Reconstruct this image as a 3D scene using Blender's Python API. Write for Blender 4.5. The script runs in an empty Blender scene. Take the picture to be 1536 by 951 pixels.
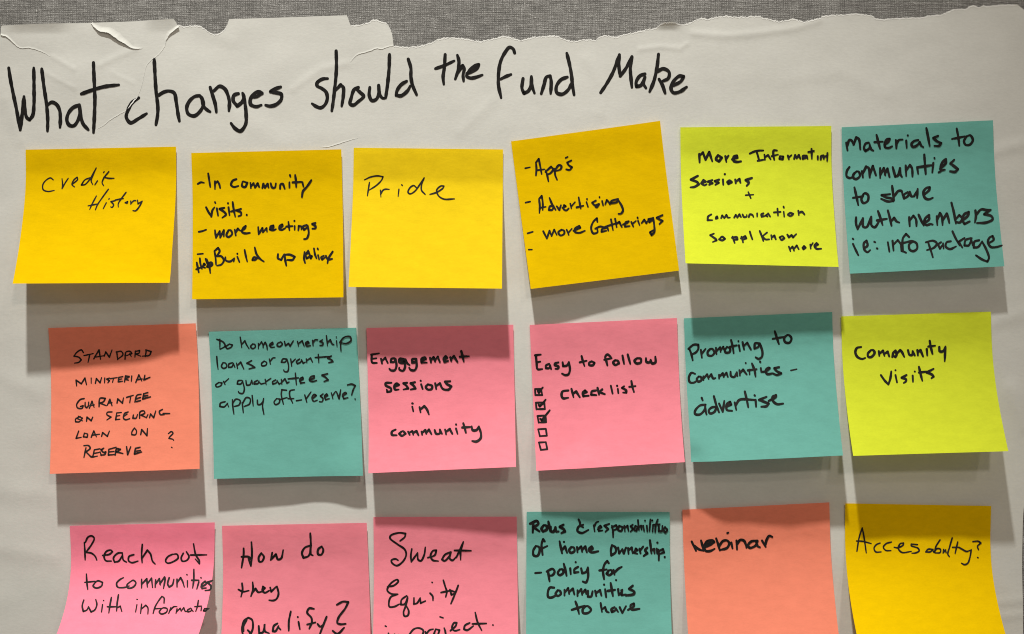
import bpy, math, random
import numpy as np

# ------------------------------------------------------------------ units
# The poster is a vertical sheet at y = 0.  Positions on it are given in
# 1/223 of a sticky note's width (a note is 76 mm wide).
S = 0.076 / 223.0            # metres per unit
CX, CY, Z0 = 768.0, 475.5, 1.5
DIST = 2200.0                # camera distance from the poster, in units

sc = bpy.context.scene
col = sc.collection

# ------------------------------------------------------------------ camera
cam_data = bpy.data.cameras.new("camera")
cam = bpy.data.objects.new("camera", cam_data)
col.objects.link(cam)
cam.location = (0, -DIST * S, Z0)
cam.rotation_euler = (math.radians(90), 0, 0)
cam_data.sensor_fit = 'HORIZONTAL'
cam_data.sensor_width = 36.0
cam_data.lens = 36.0 * DIST / 1536.0
cam_data.clip_start = 0.01
cam_data.clip_end = 50.0
sc.camera = cam

# ------------------------------------------------------------------ world
world = bpy.data.worlds.new("World")
sc.world = world
world.use_nodes = True
bg = world.node_tree.nodes["Background"]
bg.inputs[0].default_value = (1.0, 0.89, 0.75, 1)
bg.inputs[1].default_value = 0.165

sc.view_settings.view_transform = 'Standard'
sc.view_settings.look = 'None'
sc.view_settings.exposure = 0.0
sc.view_settings.gamma = 1.0
sc.cycles.filter_width = 1.05

# ------------------------------------------------------------------ lamps
# the room's ceiling downlights (above and in front of the wall)
def spot(name, loc, target, watts, radius, cone, colour):
    ld = bpy.data.lights.new(name, 'SPOT')
    ld.energy = watts
    ld.shadow_soft_size = radius
    ld.spot_size = math.radians(cone)
    ld.spot_blend = 1.0
    ld.color = colour
    o = bpy.data.objects.new(name, ld)
    col.objects.link(o)
    o.location = loc
    import mathutils
    d = mathutils.Vector(target) - mathutils.Vector(loc)
    o.rotation_euler = d.to_track_quat('-Z', 'Y').to_euler()
    return o

spot("ceiling_downlight", (-0.26, -1.0, Z0 + 2.27), (-0.055, 0, Z0 - 0.02), 324, 0.052, 20, (1.0, 1.0, 0.945))
spot("ceiling_downlight", (0.50, -2.0, Z0 + 1.05), (0.0, 0, Z0), 29, 0.09, 80, (1.0, 0.89, 0.76))
spot("ceiling_downlight", (1.25, -2.2, Z0 + 1.75), (0.0, 0, Z0), 19, 0.09, 80, (1.0, 0.89, 0.76))

# ------------------------------------------------------------------ materials
def new_mat(name):
    m = bpy.data.materials.new(name)
    m.use_nodes = True
    nt = m.node_tree
    for n in list(nt.nodes):
        nt.nodes.remove(n)
    out = nt.nodes.new('ShaderNodeOutputMaterial')
    return m, nt, out

def N(nt, kind, **kw):
    n = nt.nodes.new(kind)
    for k, v in kw.items():
        setattr(n, k, v)
    return n

def mottled(nt, base, amount, scale_a, scale_b, stretch=(1, 1, 1), hue=0.0):
    """base colour times a fine two-scale paper-fibre mottle"""
    tc = N(nt, 'ShaderNodeTexCoord')
    mp = N(nt, 'ShaderNodeMapping')
    mp.inputs['Scale'].default_value = stretch
    nt.links.new(tc.outputs['Object'], mp.inputs[0])
    na = N(nt, 'ShaderNodeTexNoise'); na.inputs['Scale'].default_value = scale_a
    na.inputs['Detail'].default_value = 4; na.inputs['Roughness'].default_value = 0.65
    nb = N(nt, 'ShaderNodeTexNoise'); nb.inputs['Scale'].default_value = scale_b
    nb.inputs['Detail'].default_value = 2
    nt.links.new(mp.outputs[0], na.inputs['Vector'])
    nt.links.new(mp.outputs[0], nb.inputs['Vector'])
    add = N(nt, 'ShaderNodeMath', operation='ADD')
    nt.links.new(na.outputs[0], add.inputs[0]); nt.links.new(nb.outputs[0], add.inputs[1])
    mr = N(nt, 'ShaderNodeMapRange')
    mr.inputs['From Min'].default_value = 0.6; mr.inputs['From Max'].default_value = 1.4
    mr.inputs['To Min'].default_value = 1 - amount; mr.inputs['To Max'].default_value = 1 + amount
    nt.links.new(add.outputs[0], mr.inputs[0])
    mul = N(nt, 'ShaderNodeVectorMath', operation='SCALE')
    mul.inputs[0].default_value = base[:3]
    nt.links.new(mr.outputs[0], mul.inputs['Scale'])
    return mul.outputs[0], add.outputs[0], mp

def paper_mat(name, base, trans, amount=0.035, bump=0.12, stretch=(1, 1, 1), sa=900, sb=160):
    m, nt, out = new_mat(name)
    c, h, mp = mottled(nt, base, amount, sa, sb, stretch)
    bp = N(nt, 'ShaderNodeBump'); bp.inputs['Strength'].default_value = bump
    bp.inputs['Distance'].default_value = 0.0004
    nt.links.new(h, bp.inputs['Height'])
    pr = N(nt, 'ShaderNodeBsdfPrincipled')
    pr.inputs['Roughness'].default_value = 0.85
    pr.inputs['Specular IOR Level'].default_value = 0.04
    nt.links.new(c, pr.inputs['Base Color']); nt.links.new(bp.outputs[0], pr.inputs['Normal'])
    if trans > 0:
        tr = N(nt, 'ShaderNodeBsdfTranslucent')
        nt.links.new(c, tr.inputs['Color'])
        mx = N(nt, 'ShaderNodeMixShader'); mx.inputs[0].default_value = trans
        nt.links.new(pr.outputs[0], mx.inputs[1]); nt.links.new(tr.outputs[0], mx.inputs[2])
        nt.links.new(mx.outputs[0], out.inputs[0])
    else:
        nt.links.new(pr.outputs[0], out.inputs[0])
    return m

M = {}
M['poster'] = paper_mat("poster_paper", (0.675, 0.667, 0.627), 0.0, 0.06, 0.14, (1, 1, 1.8), 420, 55)
M['fibre'] = paper_mat("torn_paper_fibre", (0.80, 0.79, 0.76), 0.0, 0.03, 0.3)
NOTE_COL = {
    'yellow':  (0.88, 0.565, 0.0005),
    'bright':  (0.93, 0.655, 0.012),
    'lime':    (0.735, 0.815, 0.042),
    'teal':    (0.175, 0.485, 0.42),
    'coral':   (0.985, 0.29, 0.185),
    'pink':    (1.0, 0.288, 0.362),
    'rose':    (1.0, 0.275, 0.385),
}
for k, c in NOTE_COL.items():
    M[k] = paper_mat(k + "_note_paper", c, 0.12, 0.06, 0.10, (1, 1, 2.4), 620, 150)

def ink_mat(name, base, rough):
    m, nt, out = new_mat(name)
    c, h, mp = mottled(nt, base, 0.85, 1100, 260)
    pr = N(nt, 'ShaderNodeBsdfPrincipled')
    pr.inputs['Roughness'].default_value = rough
    pr.inputs['Specular IOR Level'].default_value = 0.15
    nt.links.new(c, pr.inputs['Base Color'])
    nt.links.new(pr.outputs[0], out.inputs[0])
    return m
M['marker'] = ink_mat("black_marker_ink", (0.011, 0.0095, 0.009), 0.6)
M['pen'] = ink_mat("black_pen_ink", (0.014, 0.012, 0.011), 0.6)

def fabric_mat():
    """grey woven upholstery: warp and weft threads, slubs and flecks"""
    m, nt, out = new_mat("grey_woven_fabric")
    tc = N(nt, 'ShaderNodeTexCoord')
    def noise(scale, stretch, detail=2.0):
        mp = N(nt, 'ShaderNodeMapping'); mp.inputs['Scale'].default_value = stretch
        nt.links.new(tc.outputs['Object'], mp.inputs[0])
        n = N(nt, 'ShaderNodeTexNoise'); n.inputs['Scale'].default_value = scale
        n.inputs['Detail'].default_value = detail
        nt.links.new(mp.outputs[0], n.inputs['Vector'])
        return n.outputs[0]
    def wave(direction, scale, dist):
        w = N(nt, 'ShaderNodeTexWave', wave_type='BANDS', bands_direction=direction)
        w.inputs['Scale'].default_value = scale
        w.inputs['Distortion'].default_value = dist
        w.inputs['Detail'].default_value = 2
        w.inputs['Detail Scale'].default_value = 0.35
        nt.links.new(tc.outputs['Object'], w.inputs['Vector'])
        return w.outputs['Fac']
    def math2(op, a, b):
        n = N(nt, 'ShaderNodeMath', operation=op)
        for i, v in enumerate((a, b)):
            if isinstance(v, (int, float)): n.inputs[i].default_value = v
            else: nt.links.new(v, n.inputs[i])
        return n.outputs[0]
    per = 0.00112
    wx = wave('X', 2 * math.pi / per / 20.0, 4.5)
    wz = wave('Z', 2 * math.pi / per / 20.0, 4.5)
    weave = math2('MULTIPLY', wx, wz)
    warp = noise(900, (1, 1, 0.10))
    weft = noise(900, (0.12, 1, 1))
    grain = noise(1300, (1, 1, 1), 3)
    fleck = noise(700, (1, 1, 1), 1)
    broad = noise(30, (1, 1, 0.6), 3)
    fl = N(nt, 'ShaderNodeMapRange')
    fl.inputs['From Min'].default_value = 0.66; fl.inputs['From Max'].default_value = 0.76
    nt.links.new(fleck, fl.inputs[0])
    v = math2('MULTIPLY', weave, 0.32)
    v = math2('ADD', v, math2('MULTIPLY', warp, 0.55))
    v = math2('ADD', v, math2('MULTIPLY', weft, 0.85))
    v = math2('ADD', v, math2('MULTIPLY', grain, 1.15))
    v = math2('ADD', v, math2('MULTIPLY', broad, 0.30))
    v = math2('ADD', v, math2('MULTIPLY', fl.outputs[0], 0.5))
    ramp = N(nt, 'ShaderNodeValToRGB')
    el = ramp.color_ramp.elements
    el[0].position = 0.40; el[0].color = (0.065, 0.063, 0.060, 1)
    el[1].position = 0.92; el[1].color = (0.56, 0.55, 0.53, 1)
    e = ramp.color_ramp.elements.new(0.62); e.color = (0.20, 0.192, 0.182, 1)
    half = math2('MULTIPLY', v, 0.42)
    nt.links.new(half, ramp.inputs[0])
    bp = N(nt, 'ShaderNodeBump'); bp.inputs['Strength'].default_value = 0.5
    bp.inputs['Distance'].default_value = 0.0005
    nt.links.new(v, bp.inputs['Height'])
    pr = N(nt, 'ShaderNodeBsdfPrincipled'); pr.inputs['Roughness'].default_value = 0.8
    pr.inputs['Specular IOR Level'].default_value = 0.25
    nt.links.new(ramp.outputs[0], pr.inputs['Base Color']); nt.links.new(bp.outputs[0], pr.inputs['Normal'])
    nt.links.new(pr.outputs[0], out.inputs[0])
    return m
M['fabric'] = fabric_mat()

# ------------------------------------------------------------------ helpers
def W(x, y, d):
    """poster units (x right, y down, d out towards the room) -> metres"""
    return ((x - CX) * S, -d * S, Z0 + (CY - y) * S)

def link_mesh(name, verts, faces, mat, parent=None, origin=(0, 0, 0), smooth=True):
    me = bpy.data.meshes.new(name)
    v = np.asarray(verts, dtype=float) - np.asarray(origin, dtype=float)
    me.from_pydata([tuple(p) for p in v], [], [tuple(f) for f in faces])
    me.materials.append(mat)
    if smooth:
        me.polygons.foreach_set('use_smooth', [True] * len(me.polygons))
    me.update()
    o = bpy.data.objects.new(name, me)
    col.objects.link(o)
    if parent is not None:
        o.parent = parent
    else:
        o.location = origin
    return o

def tag(o, label=None, cat=None, group=None, kind=None):
    if label: o['label'] = label
    if cat: o['category'] = cat
    if group: o['group'] = group
    if kind: o['kind'] = kind

# ------------------------------------------------------------------ poster relief
rng = np.random.RandomState(11)
WAVES = []
for i in range(26):
    lam = 60 * (7.0 ** rng.rand())
    ang = rng.normal(math.pi / 2, 0.7)
    WAVES.append((math.cos(ang) * 2 * math.pi / lam, math.sin(ang) * 2 * math.pi / lam,
                  rng.rand() * 6.28, 0.0011 * lam * (0.4 + rng.rand())))

def seg_dist(x, y, pts):
    best = np.full(np.shape(x), 1e9)
    for (x0, y0), (x1, y1) in zip(pts[:-1], pts[1:]):
        dx, dy = x1 - x0, y1 - y0
        t = np.clip(((x - x0) * dx + (y - y0) * dy) / (dx * dx + dy * dy), 0, 1)
        best = np.minimum(best, np.hypot(x - x0 - t * dx, y - y0 - t * dy))
    return best

CREASES = [  # (points, height, half width)
    ([(80, 86), (112, 104)], 0.4, 4), ([(150, 98), (178, 84), (205, 74)], 0.5, 5),
    ([(70, 110), (112, 132)], 0.4, 4), ([(170, 110), (200, 125)], 0.3, 4),
    ([(440, 133), (480, 104), (522, 95)], 0.5, 6), ([(300, 40), (345, 62)], 0.4, 10),
    ([(960, 74), (990, 70), (1020, 73), (1030, 66)], 0.5, 4),
    ([(1040, 50), (1085, 54), (1120, 52), (1190, 43), (1228, 31)], 0.8, 6),
    ([(1480, 905), (1536, 900)], 0.9, 6), ([(1490, 925), (1536, 921)], 0.9, 5),
    ([(1450, 240), (1536, 215)], 1.0, 10), ([(1440, 500), (1536, 470)], 0.9, 9),
    ([(-10, 560), (60, 590)], 0.7, 14), ([(-10, 735), (70, 742)], 0.9, 16), ([(-10, 820), (80, 835)], 0.8, 12),
    ([(880, 90), (905, 130), (900, 170)], 0.5, 10), ([(690, 198), (740, 150)], 0.5, 9),
    ([(1180, 120), (1260, 108), (1330, 140)], 0.4, 12), ([(1515, 580), (1536, 640)], 1.0, 10),
    ([(10, 150), (30, 210)], 0.6, 10), ([(300, 140), (420, 210)], 0.4, 16),
]

def relief(x, y):
    x = np.asarray(x, float); y = np.asarray(y, float)
    h = np.zeros(np.broadcast(x, y).shape)
    crumple = 1.0 + 1.3 * np.exp(-((x - 140) / 150) ** 2 - ((y - 80) / 70) ** 2)
    for kx, ky, ph, a in WAVES:
        h = h + a * np.sin(kx * x + ky * y + ph)
    h = h * crumple * 0.55
    for pts, a, w in CREASES:
        dd = seg_dist(x, y, pts)
        h = h + a * np.exp(-(dd / w) ** 2)
    # the top edge leans out of the wall in places
    def lean(xc, xw, y0, depth, amt):
        return amt * np.exp(-((x - xc) / xw) ** 4) * np.clip((y0 + depth - y) / depth, 0, 2) ** 1.3
    h = h + lean(55, 48, 37, 14, 3.0) + lean(244, 24, 29, 20, 2.6) + lean(1002, 17, 34, 12, 4.0)
    return np.maximum(h, -2.2) + 0.6

# ------------------------------------------------------------------ strokes -> ink
def catmull(P):
    P = np.asarray(P, float)
    if len(P) < 3:
        n = max(2, int(np.hypot(*(P[-1] - P[0])) / 1.2) + 1)
        t = np.linspace(0, 1, n)[:, None]
        return P[0] * (1 - t) + P[-1] * t
    Q = np.vstack([2 * P[0] - P[1], P, 2 * P[-1] - P[-2]])
    out = []
    for i in range(1, len(Q) - 2):
        p0, p1, p2, p3 = Q[i - 1], Q[i], Q[i + 1], Q[i + 2]
        t0 = 0.0
        t1 = t0 + max(1e-3, np.hypot(*(p1 - p0))) ** 0.5
        t2 = t1 + max(1e-3, np.hypot(*(p2 - p1))) ** 0.5
        t3 = t2 + max(1e-3, np.hypot(*(p3 - p2))) ** 0.5
        n = max(2, int(np.hypot(*(p2 - p1)) / 1.0) + 1)
        t = np.linspace(t1, t2, n, endpoint=False)[:, None]
        a1 = (t1 - t) / (t1 - t0) * p0 + (t - t0) / (t1 - t0) * p1
        a2 = (t2 - t) / (t2 - t1) * p1 + (t - t1) / (t2 - t1) * p2
        a3 = (t3 - t) / (t3 - t2) * p2 + (t - t2) / (t3 - t2) * p3
        b1 = (t2 - t) / (t2 - t0) * a1 + (t - t0) / (t2 - t0) * a2
        b2 = (t3 - t) / (t3 - t1) * a2 + (t - t1) / (t3 - t1) * a3
        out.append((t2 - t) / (t2 - t1) * b1 + (t - t1) / (t2 - t1) * b2)
    out.append(P[-1][None])
    return np.vstack(out)

wr = random.Random(5)
def ink_stroke(pts, w, verts, faces, lift):
    """ribbon with round ends; verts get (x, y, lift)"""
    P = [np.array(p, float) for p in pts]
    if len(P) == 1:
        P.append(P[0] + np.array([0.6, 0.3]))
    # split at sharp corners so that they stay sharp
    runs, cur = [], [P[0]]
    for i in range(1, len(P)):
        cur.append(P[i])
        if i < len(P) - 1:
            a, b = P[i] - P[i - 1], P[i + 1] - P[i]
            la, lb = np.hypot(*a), np.hypot(*b)
            if la > 0 and lb > 0 and np.dot(a, b) / (la * lb) < 0.05:
                runs.append(cur); cur = [P[i]]
    runs.append(cur)
    ph = wr.random() * 6.28
    discs = []
    for ri, r in enumerate(runs):
        C = catmull(r)
        n = len(C)
        T = np.gradient(C, axis=0)
        L = np.hypot(T[:, 0], T[:, 1]); L[L == 0] = 1
        Nn = np.stack([-T[:, 1] / L, T[:, 0] / L], 1)
        s = np.arange(n)
        wd = w * (1 + 0.07 * np.sin(s * 0.21 + ph) + 0.05 * np.sin(s * 0.53 + ph * 2)) * 0.5
        if ri == 0:
            k = min(n, 6); wd[:k] *= np.linspace(0.86, 1, k)
        if ri == len(runs) - 1:
            k = min(n, 8); wd[-k:] *= np.linspace(1, 0.72, k)
        b = len(verts)
        for i in range(n):
            for sg in (-1, 1):
                q = C[i] + sg * Nn[i] * wd[i]
                verts.append((q[0], q[1], lift))
        for i in range(n - 1):
            faces.append((b + 2 * i, b + 2 * i + 1, b + 2 * i + 3, b + 2 * i + 2))
        discs.append((C[0], wd[0])); discs.append((C[-1], wd[-1]))
        for p in r[1:-1]:
            k = int(np.argmin(np.hypot(C[:, 0] - p[0], C[:, 1] - p[1])))
            discs.append((p, wd[k] * 0.98))
    for c, r in discs:
        b = len(verts)
        verts.append((c[0], c[1], lift + 0.012))
        for k in range(10):
            a = k * math.pi / 5
            verts.append((c[0] + r * math.cos(a), c[1] + r * math.sin(a), lift + 0.012))
        for k in range(10):
            faces.append((b, b + 1 + k, b + 1 + (k + 1) % 10))

def parse(block):
    x0, y0, k, txt = block
    res = []
    for st in txt.split(';'):
        st = st.strip()
        if not st: continue
        pts = [tuple(float(c) for c in p.split(',')) for p in st.split()]
        res.append([(x0 + px / k, y0 + py / k) for px, py in pts])
    return res

def write(parent, origin, place, x0, y0, k, width, text, strokes, mat, name="handwritten_word"):
    verts, faces = [], []
    for i, pts in enumerate(parse((x0, y0, k, strokes))):
        ink_stroke(pts, width / k, verts, faces, 0.28 + 0.03 * i)
    v = np.array(verts)
    pos = place(v[:, 0], v[:, 1], v[:, 2])
    o = link_mesh(name, pos, faces, mat, parent, origin, smooth=False)
    if name == "handwritten_word":
        o['label'] = 'the word "%s" in black ink' % text
    return o

# ------------------------------------------------------------------ wall
def build_wall():
    x0, x1, y0, y1 = -900, 2450, -700, 1700
    v = [W(x0, y0, -3.2), W(x1, y0, -3.2), W(x1, y1, -3.2), W(x0, y1, -3.2),
         W(x0, y0, -90), W(x1, y0, -90), W(x1, y1, -90), W(x0, y1, -90)]
    f = [(0, 3, 2, 1), (4, 5, 6, 7), (0, 1, 5, 4), (1, 2, 6, 5), (2, 3, 7, 6), (3, 0, 4, 7)]
    o = link_mesh("fabric_wall", v, f, M['fabric'], None, W(CX, CY, -3.2), smooth=False)
    tag(o, "grey woven fabric wall panel visible above the torn paper poster", "wall")
build_wall()

# ------------------------------------------------------------------ poster
TOP = [(-30, 50), (1.5, 52.5), (2.2, 39), (50, 37), (100, 35.5), (137, 34.6), (200, 32), (261, 29), (264, 33), (266, 37.5), (272, 38.5),
 (278, 40), (285, 38.5), (300, 38.5), (308, 44), (316, 50), (322, 52), (330, 50), (337, 44), (341, 37), (343.5, 28.6), (400, 27),
 (490, 24), (520.5, 23), (523, 30), (526, 38.5), (540, 37.5), (553, 34), (559, 30), (565, 29.5), (572, 33), (579, 34), (584, 41),
 (588, 50), (589.5, 60), (590.5, 69), (600, 70), (613, 71), (630, 69), (648, 64), (655, 60), (665, 57), (673, 56.5), (690, 57.5),
 (700, 58), (711, 61.5), (722, 62), (730, 60), (742, 58), (752, 54.5), (757, 54), (770, 57), (780, 61), (790, 58), (800, 55.5),
 (815, 54.5), (830, 53), (838, 55), (850, 60), (862, 62), (875, 59), (885, 59), (893, 60.5), (900, 55), (905, 53), (915, 54),
 (922, 56), (935, 52), (950, 49), (960, 46.5), (975, 43.5), (983, 43), (988, 38.5), (995, 34.5), (1010, 34), (1020, 37), (1030, 36),
 (1040, 32), (1048, 28.5), (1053, 27), (1062, 29), (1072, 26), (1082, 25), (1088, 23.5), (1100, 25.5), (1105, 26), (1112, 25),
 (1120, 26), (1124, 24.5), (1138, 24.5), (1145, 27), (1158, 30), (1168, 32.5), (1180, 30.5), (1191, 28), (1198, 31), (1207, 33),
 (1218, 30), (1228, 28), (1235, 24), (1250, 22.5), (1270, 22), (1282, 20.5), (1297, 22), (1306, 23), (1314, 28), (1322, 29),
 (1336, 28), (1350, 27), (1370, 26.5), (1382, 26.5), (1390, 24), (1405, 22.5), (1412, 22), (1425, 16), (1433, 14), (1440, 13.5),
 (1450, 13), (1456, 8.5), (1462, 8), (1467, 11.5), (1475, 8), (1480, 9.5), (1488, 9), (1495, 8), (1502, 7), (1515, 7), (1526, 7),
 (1536, 14.5), (1550, 27)]
TX = np.array([p[0] for p in TOP], float); TY = np.array([p[1] for p in TOP], float)
def ragged(x):
    """fine tear teeth, only where the edge is torn"""
    torn = np.where((x > 266) & (x < 341), 0.6, 0) + np.where((x > 527) & (x < 588), 0.7, 0) + np.where((x > 592) & (x < 1526), 1.0, 0)
    return torn * (0.55 * np.sin(x * 0.83 + 1.3 * np.sin(x * 0.31)) + 0.4 * np.sin(x * 1.71 + 2.0) + 0.3 * np.sin(x * 2.9))
def top_edge(x):
    return np.interp(x, TX, TY) + ragged(x)

def build_poster():
    xs = np.unique(np.concatenate([np.round(np.arange(-30, 1550.1, 1.6), 2), TX]))
    xs = xs[np.concatenate([[True], np.diff(xs) > 0.3])]
    t = np.concatenate([np.linspace(0, 0.22, 100, endpoint=False), np.linspace(0.22, 1, 150)])
    bottom = 1110.0
    X, T = np.meshgrid(xs, t)
    ytop = top_edge(xs)[None, :]
    Y = ytop + (bottom - ytop) * T
    # right edge of the sheet
    xr = np.interp(Y, [0, 700, 745, 765, 785, 850, 951, 1110], [1550, 1541, 1537.5, 1535.2, 1534, 1533, 1534.4, 1536])
    X = np.where(X > 1480, 1480 + (X - 1480) * (xr - 1480) / 70.0, X)
    Hh = relief(X, Y)
    pos = np.stack([(X - CX) * S, -Hh * S, Z0 + (CY - Y) * S], -1)
    r, c = X.shape
    idx = np.arange(r * c).reshape(r, c)
    f = np.stack([idx[:-1, :-1], idx[1:, :-1], idx[1:, 1:], idx[:-1, 1:]], -1).reshape(-1, 4)
    origin = W(CX, 500, 0)
    o = link_mesh("paper_poster", pos.reshape(-1, 3), f.tolist(), M['poster'], None, origin)
    tag(o, "large white flip chart sheet with torn top edge, marker heading and rows of notes", "poster")
    # pale fibres along the torn edge
    verts, faces = [], []
    xt = np.concatenate([np.arange(266, 341, 1.3), np.arange(527, 588, 1.3), np.arange(591, 1526, 1.3)])
    yt = top_edge(xt)
    wd = 1.1 + 0.9 * np.abs(np.sin(xt * 0.17 + 2 * np.sin(xt * 0.05))) + 0.5 * np.sin(xt * 1.1)
    wd = np.maximum(wd, 0.3)
    ya, yb = yt - 0.25, yt + wd
    ha = relief(xt, np.maximum(ya, yt)) + 0.12
    hb = relief(xt, yb) + 0.22
    for i in range(len(xt)):
        verts.append(W(xt[i], ya[i], ha[i])); verts.append(W(xt[i], yb[i], hb[i]))
    for i in range(len(xt) - 1):
        if xt[i + 1] - xt[i] < 3:
            faces.append((2 * i, 2 * i + 1, 2 * i + 3, 2 * i + 2))
    link_mesh("torn_edge", verts, faces, M['fibre'], o, origin, smooth=False)
    return o, origin
poster, poster_origin = build_poster()

def on_poster(x, y, lift):
    h = relief(x, y) + lift
    return np.stack([(x - CX) * S, -h * S, Z0 + (CY - y) * S], -1)

def torn_flap(line, side, inner, heights, name="torn_flap", mat=None, power=1.8):
    """lip of paper standing up along a tear: flush at its inner border, raised at the tear"""
    C = catmull(line)
    n = len(C)
    jr = np.random.RandomState(len(line) * 7 + int(line[0][0]))
    jag = np.convolve(jr.normal(0, 1, n + 4), [0.25, 0.5, 0.25], 'same')[2:-2]
    T = np.gradient(C, axis=0); L = np.hypot(T[:, 0], T[:, 1]); L[L == 0] = 1
    Nn = np.stack([-T[:, 1] / L, T[:, 0] / L], 1) * side
    u = np.linspace(0, 1, n)
    hh = np.interp(u, np.linspace(0, 1, len(heights)), heights)
    ww = np.interp(u, np.linspace(0, 1, len(inner)), inner)
    C = C + Nn * (jag * 0.25)[:, None]
    rows = 6
    verts, faces = [], []
    for i in range(n):
        for j in range(rows + 1):
            q = j / rows
            p = C[i] + Nn[i] * ww[i] * (1 - q)
            d = float(relief(p[0], p[1])) + 0.08 + hh[i] * q ** power
            verts.append(W(p[0], p[1], d))
    k = rows + 1
    for i in range(n - 1):
        for j in range(rows):
            faces.append((i * k + j, (i + 1) * k + j, (i + 1) * k + j + 1, i * k + j + 1))
    return link_mesh(name, verts, faces, mat or M['poster'], poster, poster_origin)

torn_flap([(137, 35.5), (142, 41), (150, 47.5), (158, 49), (163, 50), (172, 56), (180, 62), (188, 66), (194, 70.5), (198, 72.5), (206, 73.8), (214, 73)],
          -1, [3, 8, 9, 10, 7, 4, 2], [0.8, 2.8, 3.6, 3.4, 2.6, 1.2, 0.2], power=1.6)
torn_flap([(1.8, 53), (9, 55), (15, 59), (22, 66), (31, 72.5), (44, 72.5), (55, 75), (65, 79), (76, 85)],
          -1, [3, 3, 2.5, 2.5, 2.5, 2], [1.3, 1.1, 0.5, 0.5, 0.4, 0.1])
torn_flap([(269, 40.5), (262, 46), (255, 52), (250, 60), (248, 68), (243, 77), (235, 85), (228, 90), (221, 98), (217, 112), (214, 126), (209, 141), (203, 153)],
          1, [4, 6, 3, 2, 1.5, 1.5, 1.5, 1.5, 1.5], [2.6, 2.0, 0.35, 0.28, 0.3, 0.22, 0.2, 0.2, 0.2])
torn_flap([(590.5, 69), (580, 71.5), (573, 74), (565, 73), (557, 76), (548, 79), (538, 81.5), (533, 85), (526, 93)],
          1, [2.5, 2.5, 2.5, 2.5, 2], [0.35, 0.45, 0.55, 0.5, 0.2])
torn_flap([(480, 220.5), (493, 220.3), (505, 217), (520, 212), (537, 207.5)],
          -1, [2, 2, 2.5, 2, 1.5], [0.1, 0.4, 0.45, 0.3, 0.05])
torn_flap([(190, 166.5), (178, 173), (165, 181), (155, 189), (146, 194)],
          1, [2, 2, 2, 2], [0.2, 0.35, 0.3, 0.1])

# ------------------------------------------------------------------ sticky notes
def unproject(px, py, d):
    k = (DIST - d) / DIST
    return CX + (px - CX) * k, CY + (py - CY) * k

class Note:
    """A square of paper glued along its top and curling out of the wall below.
    q = its four corners (top left, top right, bottom right, bottom left) as they
    appear from the camera, dl / dr = how far the two bottom corners stand out."""
    def __init__(self, q, dl, dr, v0=0.2, p=1.5, seed=1, bumps=()):
        self.dl, self.dr, self.v0, self.p = dl, dr, v0, p
        r = random.Random(seed)
        self.ph = [r.random() * 6.28 for _ in range(4)]
        self.amp = 0.5 + r.random() * 0.7
        self.top = 1.2 + r.random() * 1.8     # the upper edge stands slightly off
        self.bumps = bumps
        tl, tr, br, bl = q
        self.P = [np.array(unproject(*tl, 0.6)), np.array(unproject(*tr, 0.6)),
                  np.array(unproject(*br, dr)), np.array(unproject(*bl, dl))]
    def depth(self, u, v):
        t = np.clip((v - self.v0) / (1 - self.v0), 0, None)
        g = t ** self.p
        d = (self.dl * (1 - u) + self.dr * u) * g
        d = d + self.amp * np.sin(u * 5.5 + self.ph[0] + v * 2) * np.clip(t, 0, 1) ** 0.7
        d = d + 0.32 * np.sin(u * 11 + v * 4 + self.ph[1]) * np.sin(v * 8 - u * 3 + self.ph[2])
        d = d + 0.16 * np.sin(u * 23 - v * 11 + self.ph[3]) * np.sin(v * 19 + u * 7 + self.ph[0])
        # lifting of the free sides of the glued strip
        d = d + 1.0 * (np.exp(-(u / 0.06) ** 2) + np.exp(-((1 - u) / 0.06) ** 2)) * np.exp(-((v - self.v0) / 0.15) ** 2)
        d = d + self.top * np.clip(1 - v / self.v0, 0, 1) ** 1.25
        for u0, w0, amp, rad in self.bumps:       # bent corners and dents
            d = d + amp * np.exp(-((u - u0) ** 2 + (v - w0) ** 2) / rad ** 2)
        return d + 2.6
    def xy(self, u, v):
        a, b, c, e = self.P
        x = (a[0] * (1 - u) + b[0] * u) * (1 - v) + (e[0] * (1 - u) + c[0] * u) * v
        y = (a[1] * (1 - u) + b[1] * u) * (1 - v) + (e[1] * (1 - u) + c[1] * u) * v
        return x, y
    def uv(self, x, y):
        u = np.full(np.shape(x), 0.5); v = np.full(np.shape(x), 0.5)
        for _ in range(8):
            fx, fy = self.xy(u, v)
            e = 1e-3
            ux, uy = self.xy(u + e, v); vx, vy = self.xy(u, v + e)
            a, b, c, d = (ux - fx) / e, (vx - fx) / e, (uy - fy) / e, (vy - fy) / e
            det = a * d - b * c
            rx, ry = x - fx, y - fy
            u = u + (d * rx - b * ry) / det
            v = v + (-c * rx + a * ry) / det
        return u, v
    def place(self, px, py, lift):
        x, y = np.array(px, float), np.array(py, float)
        for _ in range(8):
            u, v = self.uv(x, y)
            d = self.depth(u, v)
            k = (DIST - d) / DIST
            x, y = CX + (px - CX) * k, CY + (py - CY) * k
        u, v = self.uv(x, y)
        d = self.depth(u, v)
        # offset along the surface normal
        e = 2e-3
        def q(uu, vv):
            a, b = self.xy(uu, vv)
            return np.stack([(a - CX) * S, -self.depth(uu, vv) * S, Z0 + (CY - b) * S], -1)
        p = q(u, v)
        n = np.cross(q(u + e, v) - p, q(u, v + e) - p)
        n = n / np.linalg.norm(n, axis=-1, keepdims=True)
        n = np.where(n[..., 1:2] > 0, -n, n)
        return p + n * (np.asarray(lift) * S)[..., None]

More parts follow.
